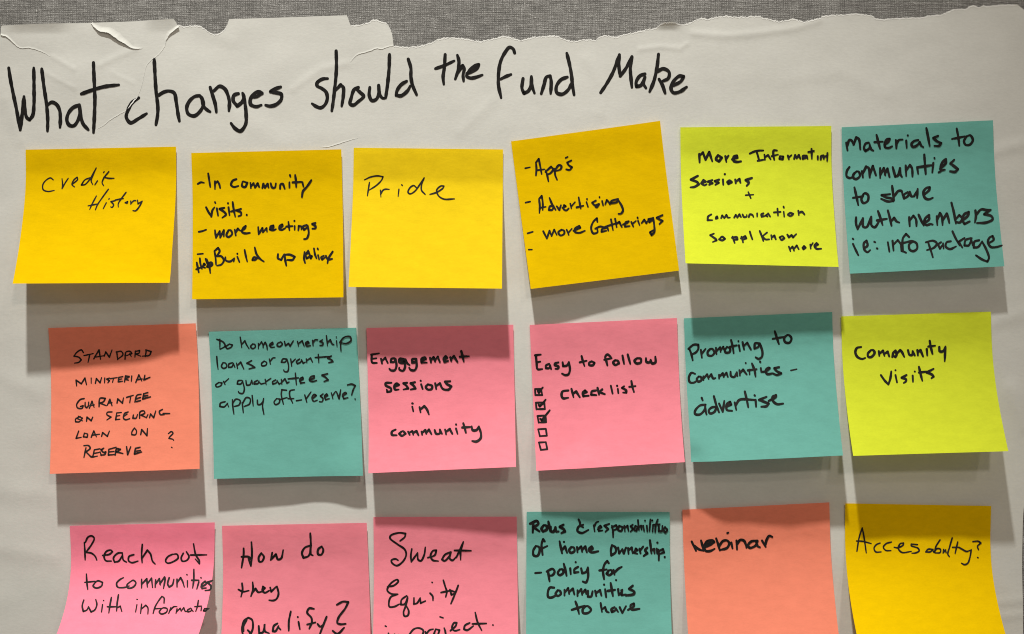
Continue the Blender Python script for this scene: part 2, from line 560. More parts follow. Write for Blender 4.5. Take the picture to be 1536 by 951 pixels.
def build_note(nt, mat, label):
    n = 44
    g = np.linspace(0, 1, n + 1)
    U, V = np.meshgrid(g, g)
    x, y = nt.xy(U, V)
    d = nt.depth(U, V)
    pos = np.stack([(x - CX) * S, -d * S, Z0 + (CY - y) * S], -1).reshape(-1, 3)
    k = n + 1
    faces = []
    for j in range(n):
        for i in range(n):
            a = j * k + i
            faces.append((a, a + k, a + k + 1, a + 1))
    verts = pos.tolist()
    # thickness of the sheet along its rim
    rim = [i for i in range(k)] + [j * k + n for j in range(1, k)] + [n * k + i for i in range(n - 1, -1, -1)] + [j * k for j in range(n - 1, 0, -1)]
    b = len(verts)
    for r in rim:
        p = verts[r]
        verts.append((p[0], p[1], p[2]))
        verts.append((p[0], p[1] + 0.3 * S, p[2]))
    m = len(rim)
    for i in range(m):
        j = (i + 1) % m
        faces.append((b + 2 * i, b + 2 * j, b + 2 * j + 1, b + 2 * i + 1))
    mid = nt.xy(np.array(0.5), np.array(0.0))
    origin = W(float(mid[0]), float(mid[1]), 1.0)
    o = link_mesh("sticky_note", verts, faces, mat, None, origin)
    # keep the rim crisp
    sm = [True] * (n * n) + [False] * m
    o.data.polygons.foreach_set('use_smooth', sm)
    tag(o, label, "sticky note", "sticky notes on the poster")
    return o, origin

# ------------------------------------------------------------------ heading on the poster
A, B, C_, D_, E_ = (0, 70), (200, 60), (450, 60), (640, 50), (840, 50)
HEAD = [
 ("What", A, 35, "86,205 100,300 125,430 160,600 195,800; 195,800 215,640 233,480; 233,480 240,600 258,680 285,702 315,660 328,560 330,400 328,205;"
  "405,215 425,380 450,560 460,700 457,810; 460,560 500,535 545,555 575,610 582,690 578,775;"
  "760,560 700,590 655,650 645,710 670,755 710,760 750,710 772,640 765,560; 765,560 778,660 800,740 850,798;"
  "902,155 908,300 915,500 910,650 900,825; 785,455 900,415 1010,385 1145,368"),
 ("changes", B, 35, "55,557 -10,605 -50,680 -65,742 -25,795 50,757 130,708;"
  "203,185 212,350 222,500 238,640 236,720 220,815; 240,535 300,500 350,492 395,510 415,600 430,700 445,780;"
  "640,535 590,545 540,590 515,650 530,710 585,730 640,690 675,620 660,560 640,535; 660,560 680,640 715,675 740,690;"
  "740,455 760,520 790,620 800,695; 775,490 830,445 880,470 910,530 925,600 920,680;"
  "1010,515 970,530 960,580 1000,635 1050,590 1065,540 1050,510; 1055,520 1072,600 1085,720 1080,810 1030,875 980,850 940,800;"
  "1135,550 1190,540 1235,512 1210,497 1165,512 1125,570 1130,620 1180,640 1230,625;"
  "1415,450 1350,475 1320,495 1370,505 1420,520 1420,570 1370,620 1310,635 1270,625"),
 ("should", C_, 34, "265,370 215,375 165,410 165,440 210,465 250,500 262,560 240,620 200,650 160,640 115,610;"
  "347,105 350,250 345,350 335,450 320,580 305,680; 345,480 390,430 415,455 415,540 400,635;"
  "560,455 520,475 490,560 480,610 510,625 560,590 610,540 575,500 540,470;"
  "670,455 665,530 690,580 730,570 755,520 755,435; 755,435 765,520 790,555 810,560; 860,140 855,280 840,430 822,555;"
  "1025,395 970,430 930,490 925,530 970,535 1030,490 1060,440; 1040,185 1065,270 1065,350 1080,430 1120,525"),
 ("the", D_, 33, "178,205 170,330 158,420 165,490; 85,340 170,310 265,265;"
  "295,210 310,270 300,360 275,440; 300,380 345,310 360,340 350,400 355,460;"
  "385,385 430,370 490,330 500,300 460,315 410,360 385,410 420,430 480,420 535,400"),
 ("fund", D_, 34, "845,190 830,150 795,135 755,180 710,270 690,390 690,500 715,620; 710,440 760,415 810,395;"
  "925,435 915,530 935,575 975,555 1000,500 1005,415; 1005,415 1010,500 1035,575;"
  "1100,580 1125,500 1150,420 1185,410 1195,460 1190,580;"
  "1350,420 1290,445 1245,510 1250,570 1300,585 1360,540 1395,470; 1345,190 1370,290 1390,400 1400,500 1415,590"),
 ("Make", E_, 34, "390,570 450,480 510,370 570,205; 570,205 565,310 578,410; 578,410 630,340 690,225; 690,225 675,330 680,420 690,520;"
  "815,390 765,410 730,470 735,510 775,500 815,430; 815,420 800,480 825,525;"
  "945,200 930,330 900,460 860,560; 930,370 990,340 1045,370 1040,430 985,460; 950,440 980,490 1010,575;"
  "1090,500 1160,460 1185,415 1145,410 1090,460 1065,530 1090,570 1150,560 1215,515"),
]
for text, (ox, oy), w, st in HEAD:
    write(poster, poster_origin, on_poster, ox, oy, 6.4, w, text, st, M['marker'])

# the tear runs through the letter c and bares white paper
torn_flap([(207, 146), (202, 152), (197, 158), (192.5, 164)], 1, [1.5, 3.2, 3.0, 1.2], [0.5, 0.9, 0.8, 0.4], "tear_fibre", M['fibre'])

# ------------------------------------------------------------------ the notes
NOTES = []
def note(colour, q, dl, dr, label, words, v0=0.2, p=1.5, pen=False):
    NOTES.append((colour, q, dl, dr, label, words, v0, p, pen))

# ---- top row
note('yellow', [(40, 225), (265, 220.5), (253, 424), (20, 425.5)], 57, 54,
 "yellow sticky note reading Credit History, curling far off the poster at its foot", [
 (40, 240, 6.4, 14, "Credit", "255,190 230,172 185,195 155,240 160,285 205,302 265,292; 340,180 345,230 340,275; 340,275 370,220 400,175; 435,235 490,185 485,165 455,190 435,235 460,258;"
  "610,170 560,190 525,240 560,235 610,180 668,75; 668,75 635,150 620,200 635,235; 680,200 655,238; 745,110 738,120; 790,110 740,175 725,220 740,245; 740,165 790,175 840,175"),
 (40, 240, 6.4, 14, "History", "670,345 630,420 605,475; 785,280 720,370 680,430 660,478; 590,440 640,430 690,420; 765,410 735,468; 793,370 788,377; 850,390 810,400 835,430 820,455 808,450;"
  "955,310 910,370 880,420 880,450; 850,385 910,372 930,370; 945,410 970,400 965,415 945,410; 1000,395 1000,425; 1000,420 1030,390 1050,390;"
  "1065,385 1070,420 1110,395; 1110,395 1080,450 1045,488 1020,485")], 0.17, 1.6, True)

note('yellow', [(288, 230), (512.5, 224.5), (515.5, 446), (288.5, 449)], 23, 22,
 "yellow sticky note of four lines ending Help Build up policy, nearly flat", [
 (285, 250, 6.4, 22, "-", "75,165 105,150 135,155"),
 (285, 250, 6.4, 22, "In", "175,65 185,130 195,195; 240,140 240,215; 240,165 265,140 280,165 290,205"),
 (285, 250, 6.4, 23, "community", "445,120 410,135 395,175 420,195 465,185; 505,145 500,185 530,195 550,155 510,140; 580,155 585,205; 585,190 610,160 625,200; 625,200 650,160 665,195;"
  "695,205 705,165 720,205; 720,200 745,165 755,200; 775,160 790,200 815,200 825,160; 865,210 870,170 890,165 910,210; 955,150 955,200; 960,80 965,95; 1010,80 1018,140 1020,195; 985,150 1070,145;"
  "1080,150 1090,190; 1165,130 1120,195 1085,235 1075,290"),
 (285, 250, 6.4, 22, "visits.", "155,390 175,430 205,480; 205,480 215,420 235,390; 258,400 270,470; 240,340 245,350; 330,395 285,405 335,440 345,460 310,490; 370,390 380,465; 365,350 366,354;"
  "410,340 420,410 435,480; 395,430 470,410; 490,405 450,420 490,440 490,465 465,475; 545,462 547,465"),
 (285, 250, 6.4, 22, "-", "85,625 120,618 155,605"),
 (285, 250, 6.4, 22, "more", "240,610 245,650 250,685; 250,680 285,620 290,680; 290,680 325,610 325,670; 370,610 350,660 370,675 405,645 390,610 370,610; 430,605 440,660; 440,630 460,595 475,610;"
  "490,615 530,590 535,570 510,590 500,625 530,640 575,635"),
 (285, 250, 6.4, 22, "meetings", "655,580 660,650; 665,640 695,590 700,630; 700,630 735,590 740,625; 765,600 800,585 800,565 775,575 770,605 800,610 825,600; 855,590 890,570 885,555 860,570 860,600 885,605 915,590;"
  "945,530 950,570 955,610; 925,575 985,570; 1005,570 1005,605; 1003,520 1004,522; 1040,610 1045,570 1070,575 1070,600; 1120,560 1085,575 1095,605 1130,580; 1130,565 1140,640 1120,690 1095,695;"
  "1205,540 1175,550 1205,570 1205,590 1175,595"),
 (285, 300, 6.4, 20, "-", "72,520 125,515"),
 (285, 300, 6.4, 22, "Help", "65,600 75,650 85,695; 95,560 100,610 115,660; 60,665 125,640; 125,630 145,620 135,610 125,640 145,650; 150,565 165,610; 170,610 205,600 215,620 190,640 165,640 180,615 200,625; 180,620 190,660 195,700; 160,570 175,600"),
 (285, 300, 6.4, 21, "Build", "235,490 245,550 250,620; 235,490 270,460 285,490 255,540; 255,540 300,540 325,580 300,620 260,630; 340,550 345,580 385,590 425,560; 425,560 420,590; 455,545 475,595; 455,515 456,518;"
  "525,480 535,530 550,590; 655,560 615,550 600,575 625,575 655,540; 622,455 640,520 680,570 710,590"),
 (285, 300, 6.4, 23, "up", "845,520 845,560 875,575 905,520; 910,530 915,580 925,630; 905,525 960,525 1005,545 985,575 935,575"),
 (285, 300, 6.4, 22, "policy", "1095,540 1125,500 1135,485; 1100,500 1095,560 1105,605; 1095,540 1140,500 1150,540 1120,560 1110,520 1130,510; 1140,500 1160,560 1170,540 1150,530; 1190,465 1200,520 1215,560;"
  "1230,530 1240,570; 1225,465 1230,475; 1285,535 1260,550 1270,570 1300,550; 1305,535 1325,570 1365,565; 1370,495 1330,560 1320,605")], 0.2, 1.5)

note('bright', [(531, 222), (754.5, 224.5), (753, 433), (523, 430.5)], 46, 46,
 "yellow sticky note bearing only the word Pride", [
 (530, 240, 6.4, 15, "Pride", "155,215 145,280 135,345; 108,190 160,165 230,152 285,160 270,195 220,245 150,290; 260,290 265,355; 262,330 285,290 310,280 345,282; 438,280 430,350; 465,238 472,245;"
  "610,270 580,245 545,265 525,310 545,325 590,300 635,240 680,170; 680,170 655,240 655,290 690,330; 735,330 800,310 860,270 870,250 840,250 800,290 820,345 870,375 970,373")], 0.23, 1.2, True)

note('yellow', [(766.5, 212.5), (989.5, 182), (1018.5, 406), (796, 433.5)], 24, 14,
 "tilted yellow sticky note listing App's, Advertising and More Gatherings", [
 (775, 225, 6.4, 20, "-", "82,175 128,165"),
 (775, 225, 6.4, 21, "App's", "185,120 190,180 185,245; 185,120 212,85 225,150 240,230; 190,195 265,185; 280,195 295,250 305,300; 275,210 330,160 350,185 320,225 290,235; 365,180 370,240 388,285; 365,200 405,145 430,155 420,185 380,200;"
  "470,75 490,65; 525,100 485,120 500,145 530,165 510,190 475,185"),
 (775, 225, 6.4, 20, "-", "85,505 130,495"),
 (775, 225, 6.4, 21, "Advertising", "215,470 222,540 218,605; 215,470 240,440 250,500 250,575; 225,555 280,545; 355,540 320,540 310,575 340,575 355,545; 315,460 340,520 375,575; 385,540 410,575 425,530; 440,555 470,540 455,530 450,565 475,580 500,560;"
  "515,515 525,560; 525,540 560,500; 595,455 605,510 615,560; 575,550 640,535; 670,500 685,545; 675,470 676,474; 760,485 725,505 750,530 790,520 770,550 755,545; 820,490 830,530; 795,452 796,454;"
  "850,520 865,480 885,500 895,520; 970,470 910,490 905,510 960,500 975,470; 975,480 1010,540 1020,580 1000,610 975,612"),
 (775, 225, 6.4, 20, "-", "105,800 155,785"),
 (775, 225, 6.4, 21, "More", "255,780 290,850; 290,850 315,775 335,825; 335,825 360,765 385,815; 430,765 400,790 420,820 455,805 455,775 430,765; 480,765 500,815; 495,795 530,755; 545,775 610,745 600,730 560,755 560,785 600,795 655,775"),
 (775, 225, 6.4, 21, "Gatherings", "775,690 770,655 735,690 715,750 735,800 775,790 770,745; 755,755 800,735 840,740 860,730; 870,745 820,760 815,785 860,775; 870,740 880,775; 905,665 925,770; 870,730 950,705;"
  "945,660 960,740; 955,710 985,690 1010,740; 1020,715 1060,700 1075,685 1045,695 1040,735 1085,730; 1100,690 1120,735; 1115,705 1145,680; 1165,680 1180,720; 1160,648 1163,655; 1200,700 1225,670 1245,700 1260,680;"
  "1305,655 1265,665 1275,690 1305,670; 1310,650 1320,720 1320,790 1295,815 1280,790 1310,770; 1400,625 1345,650 1370,665 1400,680 1370,710"),
 (775, 285, 6.4, 18, "-", "115,572 148,572")], 0.2, 1.4)

note('lime', [(1020, 191.5), (1246, 189.5), (1257.5, 400.5), (1028, 395)], 49, 44,
 "lime green sticky note reading More Information Sessions plus Communication So ppl Know more", [
 (1020, 210, 6.4, 26, "More", "185,135 188,215; 188,150 220,120 245,190; 245,190 280,115 310,205; 365,145 345,185 375,205 400,170 365,145; 435,155 445,210; 440,185 465,150; 500,185 550,170 545,150 515,160 515,200 550,210 585,205"),
 (1020, 210, 6.4, 23, "Information", "670,130 730,105 800,100; 735,110 750,160 760,200; 745,200 800,190; 810,140 815,190; 815,165 845,145 870,185; 930,100 900,100 895,140 905,190; 880,155 940,140; 960,155 955,180 985,185 990,160 960,155;"
  "1035,150 1045,185; 1040,170 1070,145; 1095,180 1105,145 1120,175; 1120,175 1140,145 1155,180; 1210,150 1180,155 1180,180 1210,170; 1215,150 1225,180; 1262,85 1265,180; 1230,115 1285,105; 1322,155 1322,185; 1350,185 1355,155 1375,150 1380,180; 1385,160 1410,150 1415,130; 1415,125 1412,200"),
 (1020, 210, 6.4, 25, "Sessions", "170,345 105,380 165,405 180,425 140,450 100,455; 205,415 245,400 225,385 205,415 235,435 255,425; 310,385 270,400 310,415 280,430; 375,380 335,395 370,410 340,430; 412,380 415,430; 430,328 431,330;"
  "455,400 465,420 495,405 475,390 455,405 480,410; 530,380 535,415; 535,400 570,375 580,410; 690,365 630,385 660,410 640,440"),
 (1020, 210, 6.4, 19, "+", "655,500 680,560; 630,530 705,525"),
 (1020, 210, 6.4, 21, "communication", "300,715 270,735 265,770 310,770; 345,740 345,755 360,750 355,735 345,740; 395,750 405,725 425,750; 425,750 445,720 460,745 480,745; 520,745 535,720 550,745; 550,745 570,715 585,740; 600,715 615,740 640,735 640,720;"
  "660,740 670,715 695,720 705,740; 740,705 740,735; 800,705 780,715 785,735 810,730; 835,715 825,725 840,735; 845,705 865,735; 935,660 940,725; 900,695 965,690; 995,690 1000,735; 993,640 997,650;"
  "1035,715 1060,700 1085,710 1060,730 1035,720; 1135,680 1140,720; 1140,700 1170,690 1195,715"),
 (1020, 270, 6.4, 22, "So", "325,515 290,530 345,570 350,580 315,595; 375,570 405,580 430,565 405,545 375,570"),
 (1020, 270, 6.4, 22, "ppl", "505,545 515,575 525,605; 500,555 545,550 550,570 520,575; 590,545 600,575 605,600; 585,560 625,540 635,560 600,575; 670,495 680,530 695,570"),
 (1020, 270, 6.4, 22, "Know", "765,490 785,540 800,585; 835,505 785,545; 790,540 820,570 855,570; 875,530 880,570; 880,550 905,535 920,570; 955,550 975,575 1000,560 985,540 955,550; 1030,525 1045,550 1070,530 1085,550 1115,520"),
 (1020, 270, 6.4, 21, "more", "1045,640 1060,685; 1055,665 1080,640 1095,680; 1095,660 1120,630 1140,665; 1175,650 1185,665 1205,650 1190,635 1175,650; 1250,620 1255,660; 1255,635 1275,605; 1295,640 1325,620 1310,605 1290,630 1310,660 1355,660")], 0.2, 1.5)

note('teal', [(1261.5, 191.5), (1488, 181), (1506, 399.5), (1274.5, 410.5)], 27, 30,
 "teal sticky note at top right, about materials to communities and info package", [
 (1260, 185, 6.4, 25, "materials", "60,185 65,220 72,260; 68,220 90,160 110,165 130,205; 130,205 155,135 180,150 195,250; 275,185 245,195 230,240 245,265 280,240 285,200; 285,210 300,250 320,262; 350,110 365,170 385,245; 330,180 410,175;"
  "425,205 465,175 475,150 450,155 430,190 435,230 470,235 500,220; 535,160 540,200 540,240; 540,200 565,160 600,155; 635,165 640,235; 650,115 651,118; 750,160 710,170 685,200 700,225 740,210 765,175; 765,180 780,215 800,228; 828,45 845,130 860,215;"
  "940,120 895,140 930,170 970,190 950,215 905,215"),
 (1260, 185, 6.4, 24, "to", "1120,50 1135,130 1145,215; 1075,150 1200,125; 1215,125 1190,170 1205,205 1245,205 1275,160 1250,115 1215,125"),
 (1260, 185, 6.4, 25, "communities", "90,420 65,460 65,510 95,525 130,510; 160,460 130,490 125,520 155,535 190,505 180,465 160,460; 210,460 220,520; 215,490 250,415 275,430 285,520; 285,500 315,410 345,500; 385,430 385,525; 390,490 420,430 430,470 435,500; 430,490 455,435 475,515;"
  "505,420 530,510 555,500 575,430; 575,430 580,490 595,515; 630,405 635,505; 635,450 670,400 690,430 695,510; 740,420 750,485; 808,300 815,400 822,485; 755,420 890,400; 895,380 885,470; 905,332 908,338;"
  "960,435 1015,380 1015,345 985,370 965,420 965,460 945,470; 965,455 1005,445; 1095,350 1060,385 1100,415 1130,440 1105,465 1055,460"),
 (1260, 185, 6.4, 25, "to", "138,615 155,690 175,785; 125,715 220,700; 225,680 205,730 225,765 265,745 270,690 240,670 225,680"),
 (1260, 185, 6.4, 25, "share", "480,680 400,690 440,710 500,725 510,745 460,750 395,725; 500,600 510,680 520,740; 520,700 560,650 590,650 600,690; 650,660 610,690 615,720 650,700 670,655; 670,660 685,700 715,700; 745,630 740,715; 715,690 745,640;"
  "800,690 855,640 860,615 830,620 800,660 815,715 850,730 890,715"),
 (1270, 265, 6.4, 25, "with", "90,390 90,450 105,505; 105,505 155,400; 155,400 160,480 190,485 235,385; 235,385 240,470 270,485 310,430; 300,330 325,400 345,465; 290,420 385,405; 395,325 415,400 430,470; 425,430 455,395 480,430 505,440"),
 (1270, 265, 6.4, 25, "members", "600,390 605,475; 605,420 640,375 665,410 670,475; 690,365 715,420 740,470; 740,450 790,410 790,370 755,400 745,440 765,465 805,455 825,460; 865,380 870,465; 870,410 895,350 915,390 920,465; 920,420 960,355 975,400 985,445;"
  "1005,250 1030,350 1048,450; 1045,410 1080,370 1110,400 1085,440 1050,435; 1115,420 1165,370 1170,340 1130,360 1110,410 1130,455 1180,430; 1235,325 1240,380 1230,440; 1240,370 1290,315 1340,320 1380,320; 1380,320 1320,360 1390,380 1400,410 1340,440 1250,445"),
 (1270, 265, 6.4, 23, "ie:", "60,645 85,700 112,755; 58,595 65,602; 165,690 200,660 190,615 165,640 170,700 200,725 225,705; 265,625 275,630; 290,688 296,692"),
 (1270, 265, 6.4, 23, "info", "395,630 410,720; 440,615 450,710; 450,650 490,610 520,650 525,715; 600,580 570,550 540,590 535,650 540,720; 530,710 570,730; 520,640 620,620; 640,620 600,650 605,700 640,715 675,690 670,640 630,620 580,625"),
 (1270, 265, 6.4, 22, "package", "785,640 805,700 828,775; 760,630 830,615 865,640 840,680 770,705; 905,630 880,650 895,690 925,650; 925,640 930,690; 1000,620 960,630 950,670 990,695 1050,670; 1015,525 1045,590 1085,660; 1130,590 1075,625 1110,680;"
  "1190,590 1140,610 1130,660 1170,660 1200,590; 1195,600 1210,660; 1270,610 1225,625 1220,680 1260,675 1300,620; 1300,625 1340,700 1365,780 1350,815 1300,795 1240,755; 1360,640 1410,605 1400,570 1370,585 1355,630 1385,675 1440,675 1490,660")], 0.22, 1.5)

# ---- middle row
note('coral', [(74, 492), (294.5, 485), (299, 703.5), (75.5, 710.5)], 32, 34,
 "coral sticky note in block capitals asking about a standard ministerial guarantee", [
 (90, 510, 6.4, 15, "STANDARD", "225,120 205,95 160,120 135,155 180,165 205,190 180,215 140,222; 230,150 320,130; 285,145 270,215; 325,180 375,95 390,185; 335,165 425,150; 425,155 440,115 475,165 500,95; 545,110 555,190; 540,115 590,110 605,140 555,185;"
  "625,185 635,115 675,110 690,130 640,150; 670,130 685,160; 725,105 720,165; 725,110 765,100 760,125 725,135 775,155; 830,95 820,160; 825,95 875,110 860,145 790,155"),
 (90, 510, 6.4, 15, "MINISTERIAL", "160,440 155,385 205,420 240,365 255,430; 300,365 300,415; 340,415 350,370 385,410 400,360; 430,365 428,410; 475,365 450,375 475,390 460,410; 485,370 550,360; 515,365 505,405; 565,360 560,400 600,395; 560,380 595,372; 565,358 605,350;"
  "620,400 630,345 665,350 630,375 660,385; 690,345 685,395; 728,406 758,334 786,392; 736,380 790,372; 816,338 806,382 866,356"),
 (90, 510, 6.4, 16, "GUARANTEE", "232,562 195,572 160,622 170,652 212,655 222,632 196,637; 242,598 244,640 258,650 272,632 276,596; 282,655 308,588 328,646; 288,630 330,622; 375,640 385,560 435,560 420,590 385,605 445,630; 455,625 480,570 500,630; 465,605 500,600;"
  "548,605 555,565 600,605 610,555; 640,550 705,530; 680,540 670,600; 720,595 740,530 780,520; 730,565 775,550; 735,590 775,580; 805,515 795,565 870,545; 800,540 845,530; 805,515 845,503"),
 (90, 510, 6.4, 15, "ON", "195,735 150,760 150,785 185,785 215,750 175,730; 155,750 215,775; 255,780 260,740 300,775 315,740"),
 (90, 510, 6.4, 15, "SECURING", "500,690 455,695 450,715 490,740 450,768; 545,700 535,765 575,760; 540,730 575,725; 545,700 590,695; 655,690 620,705 610,750 630,765 670,755; 615,730 645,710; 705,720 700,750 730,750 745,715; 765,750 770,690 805,680 815,700 780,720 830,745;"
  "830,745 845,715; 860,745 870,710 900,745 920,680; 985,665 955,685 965,715 1000,715; 990,705 1055,705"),
 (90, 570, 6.4, 15, "LOAN", "180,490 155,560 205,550; 235,510 225,545 260,550 265,520 235,510; 300,550 325,490 350,545; 305,530 380,520; 400,540 410,505 455,540 475,490"),
 (90, 570, 6.4, 15, "ON", "715,460 690,500 690,525 725,525 735,490 715,460; 775,525 785,475 835,535 840,465"),
 (90, 570, 6.4, 14, "?", "1040,515 1070,495 1085,510 1055,545 1045,560 1085,570 1092,580; 1070,645 1078,650"),
 (90, 570, 6.4, 16, "RESERVE", "250,650 230,745; 230,630 275,630 290,655 250,690 300,740 310,730; 330,670 315,740 360,730; 325,705 375,695; 330,670 385,660; 420,655 395,670 420,695 440,690 430,715 390,720; 385,690 400,725; 470,665 465,720 520,715; 470,690 520,685; 470,665 540,645;"
  "530,720 545,660 580,665 545,690 605,705; 640,640 650,715 680,640; 725,655 715,710 785,690; 720,685 775,675; 730,655 770,645")], 0.2, 1.5, True)

note('teal', [(314, 497.5), (535, 491.5), (545.5, 712.5), (321.5, 718)], 20, 12,
 "teal sticky note asking about homeownership loans, grants or guarantees off-reserve", [
 (315, 490, 6.4, 16, "Do", "95,120 95,215; 65,120 130,150 145,185 100,215; 180,170 150,190 165,210 205,195 215,175 185,165"),
 (315, 490, 6.4, 16, "homeownership", "290,100 300,160 305,200; 305,170 335,135 350,170 375,210; 410,165 390,190 410,210 435,195 430,170 410,165; 465,160 465,210; 470,180 495,145 510,180 510,200; 510,180 530,150 545,180 550,220; 570,180 605,165 600,150 575,170 585,195 620,195;"
  "680,145 650,160 645,180 670,190 695,165 680,145; 715,140 725,180 755,160 770,185 800,135; 840,140 850,185; 850,160 885,135 905,185; 920,170 950,155 940,140 920,155 930,185 965,180; 985,130 990,180; 990,150 1010,125 1035,125; 1080,125 1055,140 1085,155 1080,175 1055,178;"
  "1118,85 1128,180; 1128,150 1155,125 1175,165 1190,170; 1215,135 1220,185; 1213,98 1214,100; 1265,120 1255,170 1258,230; 1245,150 1290,100 1345,95 1355,130 1310,160 1265,155"),
 (315, 490, 6.4, 16, "loans", "65,285 70,350 78,410; 125,345 110,380 130,400 160,385 150,350 125,345; 215,345 180,360 180,390 210,385 225,350; 225,355 240,390; 255,350 265,400; 265,370 295,340 325,405; 400,325 355,350 400,370 430,390 375,405"),
 (315, 490, 6.4, 16, "or", "520,330 495,355 500,375 535,370 545,345 520,330; 570,310 580,360; 580,330 605,300 625,298"),
 (315, 490, 6.4, 16, "grants", "735,310 700,310 685,340 720,340 740,310; 740,315 755,380 745,430 715,430 708,415; 775,310 785,380; 785,345 820,310; 860,310 830,335 840,355 870,340 880,315; 880,320 895,350 915,340; 925,310 930,345; 930,325 965,300 985,340; 1040,265 1045,345; 1010,295 1160,285;"
  "1165,280 1130,300 1170,320 1180,335 1140,345"),
 (315, 490, 6.4, 16, "or", "85,535 55,560 65,578 105,565 115,540 85,535; 130,525 145,555; 145,530 180,498"),
 (315, 490, 6.4, 16, "guarantees", "305,515 270,520 262,550 295,550 315,520; 315,530 330,600 315,640 280,635 272,620; 345,515 355,560 385,555 400,515; 400,515 410,550; 455,515 425,535 425,550 460,545 470,520; 470,530 490,550; 490,550 530,540; 530,505 540,555; 540,525 585,495; 630,510 600,530 605,550 640,535 645,515;"
  "645,520 665,550 680,540; 685,505 690,550; 690,530 720,500 740,540 760,530; 820,445 825,500 830,555; 750,500 850,490; 860,520 895,500 890,485 865,500 870,540 910,535; 955,510 1000,490 1000,472 970,480 955,510 980,525 1025,515; 1130,450 1075,465 1110,485 1135,510 1095,525"),
 (315, 490, 6.4, 16, "apply", "145,720 100,735 95,765 135,770 170,735; 165,735 180,770; 215,700 220,770 230,840; 215,740 250,695 290,710 280,750 235,765; 310,730 320,825; 310,740 350,680 385,690 380,740 330,765; 405,660 415,760; 455,705 460,745 485,745 505,720; 515,690 505,760 518,840"),
 (315, 490, 6.4, 16, "off-reserve?", "640,690 615,725 630,748 665,730 670,695 640,690; 735,610 690,605 685,650 705,745; 670,700 740,680; 810,605 770,615 765,660 795,735; 750,690 805,690; 830,710 880,702; 910,655 930,725; 925,690 970,625; 985,690 1020,660 1000,650 980,680 995,715 1030,705;"
  "1085,645 1060,665 1085,690 1075,720 1050,718; 1100,680 1130,660 1120,645 1100,665 1110,700 1145,690; 1165,635 1180,690; 1178,660 1205,620; 1215,625 1240,690 1255,605; 1270,665 1310,640 1300,630 1275,650 1285,690 1325,680; 1320,558 1360,550 1395,565 1375,605 1360,655; 1393,693 1395,696")], 0.2, 1.4, True)

note('pink', [(550, 492), (770, 487), (774, 700), (553, 709.5)], 36, 46,
 "pink sticky note reading Engagement sessions in community", [
 (545, 510, 6.4, 24, "Engagement", "80,140 85,215 130,220; 85,180 125,175; 75,140 150,128; 170,180 180,225; 180,200 210,170 235,220; 300,175 270,180 265,210 295,210 310,180; 310,185 318,250 300,290 265,290 250,275; 390,180 350,180 345,210 380,220 405,190; 405,185 420,220 445,240;"
  "395,200 400,260 380,295 345,280 345,265; 355,190 390,205 380,185; 505,180 470,185 470,215 500,210 510,180; 510,190 510,260 490,290 455,285 440,265; 555,205 600,180 590,165 560,180 560,215 610,215; 640,170 650,215; 650,190 675,165 690,205; 690,190 715,160 735,210;"
  "775,195 805,170 790,155 770,180 780,210 815,200; 835,165 845,200; 845,180 870,155 905,210; 940,105 955,160 965,205; 925,160 1015,155"),
 (545, 560, 6.4, 24, "sessions", "270,90 215,95 215,115 265,145 265,170 230,178 225,155; 300,130 340,110 320,98 298,120 305,155 340,155; 420,90 385,95 415,120 430,145 385,155; 495,85 455,95 485,120 500,145 455,155; 555,105 570,150; 550,70 553,73; 620,105 600,130 620,155 655,150 660,120 620,105;"
  "690,95 700,150; 700,120 735,95 760,145 790,160; 835,75 785,80 800,100 845,125 820,155 770,155"),
 (545, 560, 6.4, 24, "in", "470,320 480,365; 470,288 476,290; 540,325 550,375; 550,345 585,315 610,345 630,395"),
 (545, 560, 6.4, 24, "community", "310,540 275,560 275,590 320,595; 365,560 345,580 370,600 405,580 380,555 365,560; 430,560 445,590; 440,570 470,555 480,590; 480,570 510,555 530,595; 560,560 565,590; 565,570 595,545 605,580; 605,570 630,540 655,585; 685,545 700,580 735,575 735,540; 735,540 755,580;"
  "785,540 795,585; 795,560 830,535 855,580; 890,530 905,580; 890,490 892,493; 960,480 975,530 985,570; 950,520 1025,515; 1040,510 1050,545 1085,545 1110,510; 1110,515 1130,580 1125,625 1085,655 1045,650")], 0.22, 2.1)

